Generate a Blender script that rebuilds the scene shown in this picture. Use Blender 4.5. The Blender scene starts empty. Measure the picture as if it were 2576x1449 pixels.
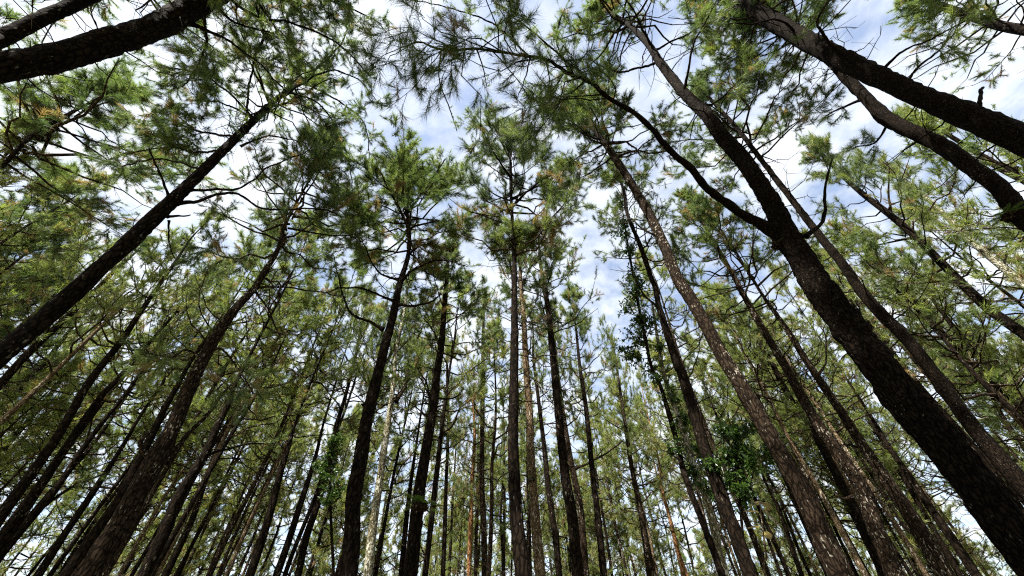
import bpy, math, random
import numpy as np
from mathutils import Vector

SEED = 7
rs = np.random.default_rng(SEED)
random.seed(SEED)
scene = bpy.context.scene
COL = scene.collection

# ------------------------------------------------------------------ camera
EYE = np.array([0.0, 0.0, 1.6])
PITCH = math.radians(45.0)
LENS_RATIO = 0.376
cam_data = bpy.data.cameras.new("camera")
cam_data.sensor_width = 36.0
cam_data.lens = 36.0 * LENS_RATIO
cam_data.clip_start = 0.05
cam_data.clip_end = 3000.0
cam = bpy.data.objects.new("camera", cam_data)
cam.location = EYE
cam.rotation_euler = (math.radians(90) + PITCH, 0, 0)
COL.objects.link(cam)
scene.camera = cam

# ------------------------------------------------------------------ light
SUN_ELEV = math.radians(60)
SUN_DIR = math.radians(-145)          # compass bearing of the sun, 0 = +Y, clockwise (behind the camera, to the left)
sun_vec = Vector((math.sin(SUN_DIR) * math.cos(SUN_ELEV), math.cos(SUN_DIR) * math.cos(SUN_ELEV), math.sin(SUN_ELEV)))
sd = bpy.data.lights.new("sun", 'SUN')
sd.energy = 5.0
sd.angle = math.radians(0.5)
sd.color = (1.0, 0.94, 0.84)
sun = bpy.data.objects.new("sun", sd)
sun.rotation_euler = sun_vec.to_track_quat('Z', 'Y').to_euler()
sun.location = (-20, -20, 60)
COL.objects.link(sun)

world = bpy.data.worlds.new("World")
scene.world = world
world.use_nodes = True
wn, wl = world.node_tree.nodes, world.node_tree.links
wn.clear()
w_out = wn.new('ShaderNodeOutputWorld')
w_bg = wn.new('ShaderNodeBackground')
w_bg.inputs['Strength'].default_value = 0.078
w_sky = wn.new('ShaderNodeTexSky')
w_sky.sky_type = 'NISHITA'
w_sky.sun_disc = False
w_sky.sun_elevation = SUN_ELEV
w_sky.sun_rotation = SUN_DIR
w_sky.air_density = 1.0
w_sky.dust_density = 1.2
w_tc = wn.new('ShaderNodeTexCoord')
w_sep = wn.new('ShaderNodeSeparateXYZ')
wl.new(w_tc.outputs['Generated'], w_sep.inputs[0])
w_zc = wn.new('ShaderNodeMath'); w_zc.operation = 'MAXIMUM'; w_zc.inputs[1].default_value = 0.06
wl.new(w_sep.outputs['Z'], w_zc.inputs[0])
w_dx = wn.new('ShaderNodeMath'); w_dx.operation = 'DIVIDE'
w_dy = wn.new('ShaderNodeMath'); w_dy.operation = 'DIVIDE'
wl.new(w_sep.outputs['X'], w_dx.inputs[0]); wl.new(w_zc.outputs[0], w_dx.inputs[1])
wl.new(w_sep.outputs['Y'], w_dy.inputs[0]); wl.new(w_zc.outputs[0], w_dy.inputs[1])
w_cmb = wn.new('ShaderNodeCombineXYZ')
wl.new(w_dx.outputs[0], w_cmb.inputs[0]); wl.new(w_dy.outputs[0], w_cmb.inputs[1])
w_n1 = wn.new('ShaderNodeTexNoise')
w_n1.inputs['Scale'].default_value = 1.5
w_n1.inputs['Detail'].default_value = 8.0
w_n1.inputs['Roughness'].default_value = 0.62
w_n1.inputs['Distortion'].default_value = 0.4
wl.new(w_cmb.outputs[0], w_n1.inputs['Vector'])
w_n2 = wn.new('ShaderNodeTexNoise')
w_n2.inputs['Scale'].default_value = 13.0
w_n2.inputs['Detail'].default_value = 5.0
wl.new(w_cmb.outputs[0], w_n2.inputs['Vector'])
w_mx = wn.new('ShaderNodeMath'); w_mx.operation = 'MULTIPLY_ADD'
w_mx.inputs[1].default_value = 0.35
wl.new(w_n2.outputs['Fac'], w_mx.inputs[0]); wl.new(w_n1.outputs['Fac'], w_mx.inputs[2])
w_ramp = wn.new('ShaderNodeValToRGB')
w_ramp.color_ramp.elements[0].position = 0.55; w_ramp.color_ramp.elements[0].color = (0.20, 0.20, 0.20, 1)
w_ramp.color_ramp.elements[1].position = 0.79; w_ramp.color_ramp.elements[1].color = (1, 1, 1, 1)
wl.new(w_mx.outputs[0], w_ramp.inputs[0])
w_mix = wn.new('ShaderNodeMix'); w_mix.data_type = 'RGBA'
w_mix.inputs['B'].default_value = (4.1, 4.3, 4.55, 1)      # sunlit cloud
wl.new(w_ramp.outputs['Color'], w_mix.inputs['Factor'])
wl.new(w_sky.outputs[0], w_mix.inputs['A'])
wl.new(w_mix.outputs['Result'], w_bg.inputs['Color'])
wl.new(w_bg.outputs[0], w_out.inputs[0])

vs = scene.view_settings
scene.display_settings.display_device = 'sRGB'
vs.view_transform = 'Standard'
vs.look = 'None'
vs.gamma = 1.0
vs.use_curve_mapping = False
vs.exposure = 1.9

cy = scene.cycles
cy.max_bounces = 6
cy.diffuse_bounces = 4
cy.glossy_bounces = 1
cy.transmission_bounces = 3
cy.transparent_max_bounces = 4
cy.use_adaptive_sampling = True
cy.adaptive_threshold = 0.01
cy.use_denoising = False
cy.pixel_filter_type = 'BLACKMAN_HARRIS'
cy.filter_width = 1.15
cy.sample_clamp_indirect = 3.0

# ------------------------------------------------------------------ pixel -> place
PW, CX, CY = 2576.0, 1288.0, 724.5
FPX = LENS_RATIO * PW
V_R = np.array([1.0, 0, 0])
V_U = np.array([0, -math.sin(PITCH), math.cos(PITCH)])
V_F = np.array([0, math.cos(PITCH), math.sin(PITCH)])


def ray(px, py):
    """Direction seen at a point of the photograph (2576 px wide), depth 1 along the optical axis."""
    return (px - CX) / FPX * V_R + (CY - py) / FPX * V_U + V_F


def parse(s):
    return np.array([[float(v) for v in p.split(',')] for p in s.split()])


def unit(v):
    return v / np.maximum(np.linalg.norm(v, axis=-1, keepdims=True), 1e-9)


# ------------------------------------------------------------------ materials
def new_mat(name):
    m = bpy.data.materials.new(name)
    m.use_nodes = True
    nt = m.node_tree
    nt.nodes.clear()
    out = nt.nodes.new('ShaderNodeOutputMaterial')
    return m, nt, out


def bark_material(name, dark, mid, spot, spot_amount, scale=1.0, moss=0.0):
    m, nt, out = new_mat(name)
    N, L = nt.nodes.new, nt.links.new
    tc = N('ShaderNodeTexCoord')
    oi = N('ShaderNodeObjectInfo')
    add = N('ShaderNodeVectorMath'); add.operation = 'ADD'
    sc = N('ShaderNodeVectorMath'); sc.operation = 'SCALE'; sc.inputs['Scale'].default_value = 40
    L(oi.outputs['Random'], sc.inputs[0])
    L(tc.outputs['Object'], add.inputs[0]); L(sc.outputs[0], add.inputs[1])
    mp = N('ShaderNodeMapping'); mp.inputs['Scale'].default_value = (scale, scale, scale * 0.4)
    L(add.outputs[0], mp.inputs[0])
    vor = N('ShaderNodeTexVoronoi'); vor.feature = 'DISTANCE_TO_EDGE'; vor.inputs['Scale'].default_value = 10
    n0 = N('ShaderNodeTexNoise'); n0.inputs['Scale'].default_value = 9; n0.inputs['Detail'].default_value = 4
    warp = N('ShaderNodeMix'); warp.data_type = 'VECTOR'; warp.inputs['Factor'].default_value = 0.12
    L(mp.outputs[0], n0.inputs['Vector'])
    L(mp.outputs[0], warp.inputs['A']); L(n0.outputs['Color'], warp.inputs['B'])
    L(warp.outputs['Result'], vor.inputs['Vector'])
    crack = N('ShaderNodeMapRange'); crack.inputs['From Max'].default_value = 0.22
    L(vor.outputs['Distance'], crack.inputs['Value'])
    n1 = N('ShaderNodeTexNoise'); n1.inputs['Scale'].default_value = 7; n1.inputs['Detail'].default_value = 7
    n1.inputs['Roughness'].default_value = 0.7
    L(add.outputs[0], n1.inputs['Vector'])
    fac = N('ShaderNodeMath'); fac.operation = 'MULTIPLY'
    L(crack.outputs[0], fac.inputs[0]); L(n1.outputs['Fac'], fac.inputs[1])
    r = N('ShaderNodeValToRGB')
    r.color_ramp.elements[0].position = 0.08; r.color_ramp.elements[0].color = (*dark, 1)
    r.color_ramp.elements[1].position = 0.62; r.color_ramp.elements[1].color = (*mid, 1)
    L(fac.outputs[0], r.inputs[0])
    # lichen flecks
    n2 = N('ShaderNodeTexNoise'); n2.inputs['Scale'].default_value = 16; n2.inputs['Detail'].default_value = 3
    L(mp.outputs[0], n2.inputs['Vector'])
    n3 = N('ShaderNodeTexNoise'); n3.inputs['Scale'].default_value = 1.3
    L(add.outputs[0], n3.inputs['Vector'])
    sm = N('ShaderNodeMath'); sm.operation = 'MULTIPLY_ADD'; sm.inputs[1].default_value = 0.45
    L(n3.outputs['Fac'], sm.inputs[0]); L(n2.outputs['Fac'], sm.inputs[2])
    st = N('ShaderNodeMapRange')
    st.inputs['From Min'].default_value = 0.96 - 0.25 * spot_amount
    st.inputs['From Max'].default_value = 1.02 - 0.25 * spot_amount
    L(sm.outputs[0], st.inputs['Value'])
    mx = N('ShaderNodeMix'); mx.data_type = 'RGBA'; mx.inputs['B'].default_value = (*spot, 1)
    L(st.outputs[0], mx.inputs['Factor']); L(r.outputs['Color'], mx.inputs['A'])
    bs = N('ShaderNodeBsdfPrincipled')
    bs.inputs['Roughness'].default_value = 0.9
    bs.inputs['Specular IOR Level'].default_value = 0.03
    L(mx.outputs['Result'], bs.inputs['Base Color'])
    bp = N('ShaderNodeBump'); bp.inputs['Strength'].default_value = 0.8; bp.inputs['Distance'].default_value = 0.02
    L(fac.outputs[0], bp.inputs['Height']); L(bp.outputs[0], bs.inputs['Normal'])
    L(bs.outputs[0], out.inputs['Surface'])
    return m


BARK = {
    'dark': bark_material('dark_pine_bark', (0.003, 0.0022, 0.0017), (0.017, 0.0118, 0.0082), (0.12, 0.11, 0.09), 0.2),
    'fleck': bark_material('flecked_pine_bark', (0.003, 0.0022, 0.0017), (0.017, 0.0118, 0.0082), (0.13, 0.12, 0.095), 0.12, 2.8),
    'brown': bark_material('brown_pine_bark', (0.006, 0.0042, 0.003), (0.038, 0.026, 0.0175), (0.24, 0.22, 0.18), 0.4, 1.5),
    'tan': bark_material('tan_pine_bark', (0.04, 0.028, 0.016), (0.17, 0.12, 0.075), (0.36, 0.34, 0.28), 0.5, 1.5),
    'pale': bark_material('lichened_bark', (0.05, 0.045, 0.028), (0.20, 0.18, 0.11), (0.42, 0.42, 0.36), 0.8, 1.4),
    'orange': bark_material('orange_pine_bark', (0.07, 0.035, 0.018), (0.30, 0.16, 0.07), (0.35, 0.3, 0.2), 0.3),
}


def leaf_material(name, stops, translucency, rough=0.5):
    m, nt, out = new_mat(name)
    N, L = nt.nodes.new, nt.links.new
    at = N('ShaderNodeAttribute'); at.attribute_name = 'tone'
    r = N('ShaderNodeValToRGB')
    els = r.color_ramp.elements
    while len(els) < len(stops):
        els.new(0.5)
    for e, (p, c) in zip(els, stops):
        e.position = p; e.color = (*c, 1)
    L(at.outputs['Fac'], r.inputs[0])
    df = N('ShaderNodeBsdfPrincipled'); df.inputs['Roughness'].default_value = rough
    df.inputs['Specular IOR Level'].default_value = 0.3
    tr = N('ShaderNodeBsdfTranslucent')
    br = N('ShaderNodeMix'); br.data_type = 'RGBA'; br.blend_type = 'MULTIPLY'; br.inputs['Factor'].default_value = 1
    br.inputs['B'].default_value = (2.1, 2.2, 1.1, 1)
    L(r.outputs['Color'], br.inputs['A'])
    L(r.outputs['Color'], df.inputs['Base Color']); L(br.outputs['Result'], tr.inputs['Color'])
    ms = N('ShaderNodeMixShader'); ms.inputs[0].default_value = translucency
    L(df.outputs[0], ms.inputs[1]); L(tr.outputs[0], ms.inputs[2])
    L(ms.outputs[0], out.inputs['Surface'])
    return m


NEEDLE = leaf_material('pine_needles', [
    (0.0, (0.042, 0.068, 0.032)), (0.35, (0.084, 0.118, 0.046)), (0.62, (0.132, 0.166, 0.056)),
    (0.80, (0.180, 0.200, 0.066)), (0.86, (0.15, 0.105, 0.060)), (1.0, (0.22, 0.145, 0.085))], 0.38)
BROADLEAF = leaf_material('glossy_broad_leaves', [
    (0.0, (0.020, 0.042, 0.014)), (0.6, (0.045, 0.085, 0.020)), (1.0, (0.10, 0.14, 0.03))], 0.3, 0.35)
FERN = leaf_material('fern_fronds', [(0.0, (0.022, 0.055, 0.014)), (1.0, (0.055, 0.095, 0.022))], 0.3)
DRYLEAF = leaf_material('dry_fronds', [(0.0, (0.16, 0.12, 0.075)), (1.0, (0.30, 0.24, 0.16))], 0.3)


def twig_material():
    m, nt, out = new_mat('twig_bark')
    N, L = nt.nodes.new, nt.links.new
    n = N('ShaderNodeTexNoise'); n.inputs['Scale'].default_value = 14
    tc = N('ShaderNodeTexCoord'); L(tc.outputs['Object'], n.inputs['Vector'])
    r = N('ShaderNodeValToRGB')
    r.color_ramp.elements[0].position = 0.3; r.color_ramp.elements[0].color = (0.022, 0.016, 0.012, 1)
    r.color_ramp.elements[1].position = 0.75; r.color_ramp.elements[1].color = (0.10, 0.075, 0.055, 1)
    L(n.outputs['Fac'], r.inputs[0])
    b = N('ShaderNodeBsdfPrincipled'); b.inputs['Roughness'].default_value = 0.9
    L(r.outputs['Color'], b.inputs['Base Color']); L(b.outputs[0], out.inputs['Surface'])
    return m


TWIG = twig_material()


def ground_material():
    m, nt, out = new_mat('forest_floor')
    N, L = nt.nodes.new, nt.links.new
    tc = N('ShaderNodeTexCoord')
    n = N('ShaderNodeTexNoise'); n.inputs['Scale'].default_value = 1.7; n.inputs['Detail'].default_value = 9
    L(tc.outputs['Object'], n.inputs['Vector'])
    r = N('ShaderNodeValToRGB')
    r.color_ramp.elements[0].position = 0.35; r.color_ramp.elements[0].color = (0.10, 0.13, 0.045, 1)
    r.color_ramp.elements[1].position = 0.65; r.color_ramp.elements[1].color = (0.26, 0.19, 0.11, 1)
    L(n.outputs['Fac'], r.inputs[0])
    b = N('ShaderNodeBsdfPrincipled'); b.inputs['Roughness'].default_value = 1
    L(r.outputs['Color'], b.inputs['Base Color']); L(b.outputs[0], out.inputs['Surface'])
    bp = N('ShaderNodeBump'); bp.inputs['Strength'].default_value = 0.5; bp.inputs['Distance'].default_value = 0.1
    L(n.outputs['Fac'], bp.inputs['Height']); L(bp.outputs[0], b.inputs['Normal'])
    return m


# ------------------------------------------------------------------ geometry helpers
class Geo:
    """Collects vertices, faces (tri or quad, as padded rows), tones and material slots into one mesh."""

    def __init__(self):
        self.v, self.f3, self.f4, self.t, self.m3, self.m4, self.n = [], [], [], [], [], [], 0

    def add(self, v, f, mat=0, tone=0.5):
        v = np.asarray(v, float); f = np.asarray(f, int)
        if len(v) == 0:
            return
        self.v.append(v)
        (self.f3 if f.shape[1] == 3 else self.f4).append(f + self.n)
        (self.m3 if f.shape[1] == 3 else self.m4).append(np.full(len(f), mat))
        self.t.append(np.broadcast_to(np.asarray(tone, float), (len(v),)))
        self.n += len(v)

    def mesh(self, name, mats, tone=False, smooth=False):
        me = bpy.data.meshes.new(name)
        V = np.concatenate(self.v)
        f3 = np.concatenate(self.f3) if self.f3 else np.zeros((0, 3), int)
        f4 = np.concatenate(self.f4) if self.f4 else np.zeros((0, 4), int)
        me.vertices.add(len(V)); me.vertices.foreach_set('co', V.astype(np.float32).ravel())
        idx = np.concatenate([f3.ravel(), f4.ravel()]).astype(np.int32)
        me.loops.add(len(idx)); me.loops.foreach_set('vertex_index', idx)
        st = np.concatenate([np.arange(len(f3)) * 3, len(f3) * 3 + np.arange(len(f4)) * 4]).astype(np.int32)
        me.polygons.add(len(st)); me.polygons.foreach_set('loop_start', st)
        mi = np.concatenate(self.m3 + self.m4).astype(np.int32)
        if len(mats) > 1:
            me.polygons.foreach_set('material_index', mi)
        if smooth:
            me.polygons.foreach_set('use_smooth', np.ones(len(st), bool))
        me.update(calc_edges=True)
        if tone:
            a = me.attributes.new('tone', 'FLOAT', 'POINT')
            a.data.foreach_set('value', np.concatenate(self.t).astype(np.float32))
        for m in mats:
            me.materials.append(m)
        return me


def link(name, mesh, parent=None, **props):
    o = bpy.data.objects.new(name, mesh)
    COL.objects.link(o)
    if parent is not None:
        o.parent = parent
    for k, v in props.items():
        o[k] = v
    return o


def empty(name, loc, **props):
    o = bpy.data.objects.new(name, None)
    o.empty_display_size = 0.3
    o.location = loc
    COL.objects.link(o)
    for k, v in props.items():
        o[k] = v
    return o


def spline(pts, rad, step):
    """Catmull-Rom through the points, resampled at about `step` metres."""
    P = np.vstack([2 * pts[0] - pts[1], pts, 2 * pts[-1] - pts[-2]])
    out, orad = [], []
    for i in range(len(pts) - 1):
        p0, p1, p2, p3 = P[i], P[i + 1], P[i + 2], P[i + 3]
        n = max(1, int(np.linalg.norm(p2 - p1) / step))
        t = np.linspace(0, 1, n, endpoint=False)[:, None]
        out.append(0.5 * (2 * p1 + (p2 - p0) * t + (2 * p0 - 5 * p1 + 4 * p2 - p3) * t ** 2 + (3 * p1 - p0 - 3 * p2 + p3) * t ** 3))
        orad.append(rad[i] + (rad[i + 1] - rad[i]) * t[:, 0])
    out.append(pts[-1:]); orad.append(np.array([rad[-1]]))
    return np.concatenate(out), np.concatenate(orad)


def tube(path, rad, k, relief=None):
    n = len(path)
    T = unit(np.gradient(path, axis=0))
    ref = np.array([1.0, 0.13, 0.07]) if abs(T[0][0]) < 0.9 else np.array([0.1, 1.0, 0.1])
    U = np.zeros((n, 3))
    u = unit(np.cross(np.cross(T[0], ref), T[0]))
    for i in range(n):
        u = u - T[i] * u.dot(T[i])
        u = u / (np.linalg.norm(u) + 1e-9)
        U[i] = u
    Wv = np.cross(T, U)
    a = np.linspace(0, 2 * math.pi, k, endpoint=False)
    R = np.repeat(rad[:, None], k, 1)
    if relief is not None:
        R = R * relief
    V = path[:, None] + R[..., None] * (np.cos(a)[None, :, None] * U[:, None] + np.sin(a)[None, :, None] * Wv[:, None])
    i, j = np.meshgrid(np.arange(n - 1), np.arange(k), indexing='ij')
    j2 = (j + 1) % k
    F = np.stack([i * k + j, i * k + j2, (i + 1) * k + j2, (i + 1) * k + j], -1).reshape(-1, 4)
    return V.reshape(-1, 3), F


def bark_relief(path, rad, k, amp, rng):
    """Plated bark: rows of raised, uneven plates with cracks between them, plus slow swellings."""
    n = len(path)
    s = np.concatenate([[0], np.cumsum(np.linalg.norm(np.diff(path, axis=0), axis=1))])
    a = np.arange(k) / k
    nc = max(6, int(2 * math.pi * rad[0] / 0.075))
    sh = rng.random(4) * 6
    A = a[None, :] * nc + 0.55 * np.sin(s[:, None] * 2.1 + sh[0]) + 0.35 * np.sin(s[:, None] * 9.0 + a[None, :] * 2 * math.pi * 3)
    ci = np.floor(A).astype(int)
    H = s[:, None] / 0.16 + rng.random(512)[ci % 512] + 0.25 * np.sin(A * 3.0)
    ri = np.floor(H).astype(int)
    fa, fh = A - ci, H - ri
    edge = np.minimum(np.minimum(fa, 1 - fa) * 1.3, np.minimum(fh, 1 - fh))
    plate = rng.random(4096)[(ci * 37 + ri * 101) % 4096]
    g = np.clip(edge / 0.2, 0, 1) * (0.5 + 0.5 * plate) + 0.15 * rng.random((n, k))
    slow = 0.03 * np.sin(s[:, None] * 0.9 + sh[1] + 2 * math.pi * a[None, :]) + 0.02 * np.sin(s[:, None] * 2.7 + sh[2] + 4 * math.pi * a[None, :])
    for _ in range(int(s[-1] * 0.9)):           # knots and old branch scars
        s0, a0, w = rng.uniform(1, s[-1]), rng.random(), rng.uniform(0.05, 0.14)
        da = np.abs((a[None, :] - a0 + 0.5) % 1 - 0.5) * 2 * math.pi * rad.mean()
        slow = slow + rng.uniform(0.08, 0.28) * np.exp(-((s[:, None] - s0) ** 2 + da ** 2) / w ** 2)
    return 1 + slow + amp * (g - 0.5)


def frames(d):
    ref = np.where(np.abs(d[:, 2:3]) < 0.9, np.array([[0, 0, 1.0]]), np.array([[1.0, 0, 0]]))
    p = unit(np.cross(d, ref))
    return p, np.cross(d, p)


def add_needles(g, pos, dirs, tone, k, length, width, rng, mat=0, spread=(6, 66), droop=0.16, back=0.32):
    """One long thin triangle per needle, k needles bursting from each tuft."""
    n = len(pos)
    if n == 0:
        return
    d = np.repeat(unit(dirs), k, 0)
    p, q = frames(d)
    th = np.radians(rng.uniform(spread[0], spread[1], n * k))[:, None]
    ph = rng.uniform(0, 2 * math.pi, n * k)[:, None]
    nd = d * np.cos(th) + np.sin(th) * (p * np.cos(ph) + q * np.sin(ph))
    nd[:, 2] -= droop
    nd = unit(nd)
    base = np.repeat(pos, k, 0) - d * (rng.random(n * k)[:, None] * back)
    L = length * rng.uniform(0.65, 1.1, n * k)[:, None]
    side = unit(np.cross(nd, rng.normal(size=(n * k, 3)))) * (width * 0.5)
    V = np.stack([base - side, base + side, base + nd * L], 1).reshape(-1, 3)
    F = np.arange(n * k * 3).reshape(-1, 3)
    tn = np.repeat(np.clip(np.repeat(tone, k) + rng.normal(0, 0.05, n * k), 0, 1), 3)
    g.add(V, F, mat, tn)


def add_sticks(g, a, b, r0, r1, mat):
    """Three-sided twigs from a to b."""
    n = len(a)
    if n == 0:
        return
    d = unit(b - a)
    p, q = frames(d)
    ang = np.arange(3) * 2 * math.pi / 3
    ring = lambda c, r: c[:, None] + np.reshape(r, (-1, 1, 1)) * (np.cos(ang)[None, :, None] * p[:, None] + np.sin(ang)[None, :, None] * q[:, None])
    V = np.concatenate([ring(a, r0), ring(b, r1)], 1).reshape(-1, 3)
    o = np.arange(n)[:, None] * 6
    F = np.concatenate([np.stack([o + i, o + (i + 1) % 3, o + 3 + (i + 1) % 3, o + 3 + i], -1) for i in range(3)], 1).reshape(-1, 4)
    g.add(V, F, mat, 0.5)


def lod(dist):
    w = 0.00056 * max(dist, 10)
    k = int(np.clip(56 * 20 / max(dist, 12), 26, 56))
    return k, 0.23 if dist < 30 else 0.27, w


def sprigs(g, path, start, ntw, tl, tuft_n, dist, tone0, rng, brown=0.06, droop=0.18, upbias=0.35, dens=1.0):
    """Twigs with needle tufts along the outer part of a branch path."""
    k, nl, nw = lod(dist)
    n = len(path)
    u = start + (1 - start) * rng.random(ntw) ** 0.8
    f = u * (n - 1)
    i = np.minimum(f.astype(int), n - 2)
    fr = (f - i)[:, None]
    a = path[i] * (1 - fr) + path[i + 1] * fr
    t = unit(path[i + 1] - path[i])
    p, q = frames(t)
    ph = rng.uniform(0, 2 * math.pi, ntw)[:, None]
    th = np.radians(rng.uniform(25, 75, ntw))[:, None]
    d = t * np.cos(th) + np.sin(th) * (p * np.cos(ph) + q * np.sin(ph))
    d[:, 2] += upbias
    d = unit(d)
    L = (tl * rng.uniform(0.5, 1.2, ntw))[:, None]
    mid = a + d * L * 0.5 + rng.normal(0, 0.04, (ntw, 3))
    d2 = d + rng.normal(0, 0.25, (ntw, 3)); d2[:, 2] += upbias * 0.5
    d2 = unit(d2)
    end = mid + d2 * L * 0.55
    r = 0.0045 + 0.00016 * dist
    add_sticks(g, a, mid, np.full(ntw, r), np.full(ntw, r * 0.8), 1)
    add_sticks(g, mid, end, np.full(ntw, r * 0.8), np.full(ntw, r * 0.5), 1)
    tone = np.clip(tone0 + rng.normal(0, 0.12, ntw), 0.02, 0.8)
    nl *= rng.uniform(0.75, 1.3)
    bz = rng.random(ntw)
    add_needles(g, end, d2, np.where(bz < brown * 0.7, rng.uniform(.86, 1, ntw), tone), k, nl, nw, rng, droop=droop)
    for j in range(max(0, tuft_n - 1)):
        s = rng.uniform(0.25, 1.0, ntw)[:, None]
        b = np.where(s < 0.5, a + (mid - a) * s * 2, mid + (end - mid) * (s * 2 - 1))
        sd = unit(d2 + rng.normal(0, 0.7, (ntw, 3)))
        b2 = b + sd * rng.uniform(0.08, 0.35, ntw)[:, None]
        add_sticks(g, b, b2, np.full(ntw, r * 0.6), np.full(ntw, r * 0.5), 1)
        add_needles(g, b2, sd, np.where(bz < brown * 1.2, rng.uniform(.86, 1, ntw), np.clip(tone + rng.normal(0, .06, ntw), .02, .8)), k, nl, nw, rng, droop=droop)


def wander(a, b, n, amp, rng, lift=0.0):
    """A crooked path from a to b."""
    t = np.linspace(0, 1, n)[:, None]
    P = a + (b - a) * t
    L = np.linalg.norm(b - a)
    off = np.cumsum(rng.normal(0, 1, (n, 3)), 0)
    off = off - off[0] - (off[-1] - off[0]) * t
    P = P + off * amp * L / n
    P[:, 2] += lift * L * (t[:, 0] ** 2 - t[:, 0])
    return P


# ------------------------------------------------------------------ pine builder
def grow_crown(g, limb_sink, axis_at, hb, ht, R, nb, dist, rng, tone0, ntw=7, tufts=3, brown=0.06, shape='dome'):
    """Whorled branches round the upper stem. axis_at(h) -> (point, radius). Branch tubes go to limb_sink, needles to g."""
    az = rng.uniform(0, 6.28)
    for i in range(nb):
        t = (i + rng.random()) / nb
        h = hb + (ht - hb) * t
        az += 2.4 + rng.normal(0, 0.35)
        p, r = axis_at(h)
        prof = (0.55 + 0.45 * math.sin(math.pi * min(1, t * 1.25 + 0.12))) * (1 - 0.72 * t ** 1.6)
        L = max(0.4, 1.55 * R * prof * rng.uniform(0.6, 1.15))
        rise = math.radians(rng.uniform(5, 30) + 35 * t)
        b = p + L * np.array([math.cos(az) * math.cos(rise), math.sin(az) * math.cos(rise), math.sin(rise)])
        path = wander(p, b, 7, 0.28, rng, 0.35)
        rb = min(r * 0.7, 0.012 + 0.011 * L)
        rr = np.linspace(rb, max(0.006, rb * 0.25), 7)
        limb_sink(path, rr)
        tn = tone0 + rng.normal(0, 0.10)
        if rng.random() < 0.12 + (0.25 if t < 0.2 else 0):
            st_ = path[rng.integers(2, 7, 5)]
            add_sticks(g, st_, st_ + rng.normal(0, 0.35, (5, 3)), np.full(5, .008), np.full(5, .004), 1)
            continue
        sprigs(g, path, rng.uniform(0.25, 0.6), max(3, int(ntw * rng.uniform(0.6, 1.7))), 0.25 + 0.22 * L, tufts, dist, tn, rng, brown + (0.10 if t < 0.12 else 0), dens=1)
    # leader
    top, _ = axis_at(ht)
    low, _ = axis_at(ht - 1.6)
    sprigs(g, np.array([low, (low + top) / 2, top]), 0.2, ntw + 3, 0.5, tufts, dist, tone0, rng, brown)


class SharedCrown:
    """A crown and its boughs modelled once, upright, 9 m tall from its lowest branch; farther trees share the meshes."""

    def __init__(self, seed, dist, nb, ntw, tufts, tone, brown, sides=4):
        rng = np.random.default_rng(seed)
        lg, cg = Geo(), Geo()
        axis_at = lambda h: (np.array([0.0, 0.0, h]), 0.09 * (1 - h / 9.2) + 0.006)
        grow_crown(cg, lambda p_, r_: lg.add(*tube(p_, r_, sides)), axis_at, 0.0, 9.0, 2.5, nb, dist, rng, tone, ntw, tufts, brown)
        for i in range(9):
            p, r = axis_at(0); p = p - [0, 0, rng.uniform(0.2, 3.5)]
            a_ = rng.uniform(0, 6.28); L = rng.uniform(0.5, 2.2)
            pth = wander(p, p + L * np.array([math.cos(a_), math.sin(a_), rng.uniform(-.1, .5)]), 6, 0.35, rng, 0.2)
            lg.add(*tube(pth, np.linspace(0.02, 0.006, 6), 4))
            add_sticks(lg, pth[2:5], pth[2:5] + rng.normal(0, 0.28, (3, 3)), np.full(3, .009), np.full(3, .005), 0)
        self.limbs = lg.mesh('branchwork', [BARK['brown']], smooth=True)
        self.needles = cg.mesh('crown', [NEEDLE, TWIG], tone=True)

    def put(self, root, low, top, spread, spin):
        ax = top - low
        q = Vector(ax).to_track_quat('Z', 'Y')
        from mathutils import Quaternion
        q = q @ Quaternion((0, 0, 1), spin)
        sz = np.linalg.norm(ax) / 9.0
        for nm, me in (('branchwork', self.limbs), ('crown', self.needles)):
            o = link(nm, me, root, kind='stuff')
            o.rotation_mode = 'QUATERNION'; o.rotation_quaternion = q
            o.location = low; o.scale = (spread, spread, sz)


NEAR_CROWNS = [SharedCrown(480 + i, 19, 46, 17, 4, [0.18, 0.24, 0.15][i], [0.03, 0.05, 0.06][i], 6) for i in range(3)]  # low needle tone paints shade into the overhead crowns
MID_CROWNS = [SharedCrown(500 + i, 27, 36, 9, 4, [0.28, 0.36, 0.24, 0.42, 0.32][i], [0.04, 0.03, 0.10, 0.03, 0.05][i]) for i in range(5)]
FAR_CROWNS = [SharedCrown(520 + i, 40, 28, 8, 3, [0.60, 0.66, 0.54, 0.72, 0.64][i], [0.03, 0.05, 0.03, 0.03, 0.09][i]) for i in range(5)]  # high needle tone paints sunlight into the distant crowns
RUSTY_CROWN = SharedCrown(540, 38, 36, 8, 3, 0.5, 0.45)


def project_depth(d_plane, base_az, px, py):
    r = ray(px, py)
    q = r[0] * base_az[0] + r[1] * base_az[1]
    return r, q


def diam_to_distance(pts, D):
    a, b = pts[0], pts[1]
    t = (b[:2] - a[:2]) / np.linalg.norm(b[:2] - a[:2])
    nrm = np.array([-t[1], t[0]]) * a[2] / 2
    r1, r2 = ray(*(a[:2] + nrm)), ray(*(a[:2] - nrm))
    az = abs(math.atan2(r1[0], r1[1]) - math.atan2(r2[0], r2[1]))
    return D / (2 * math.sin(az / 2))


REPORT = []
TREES = {}


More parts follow.
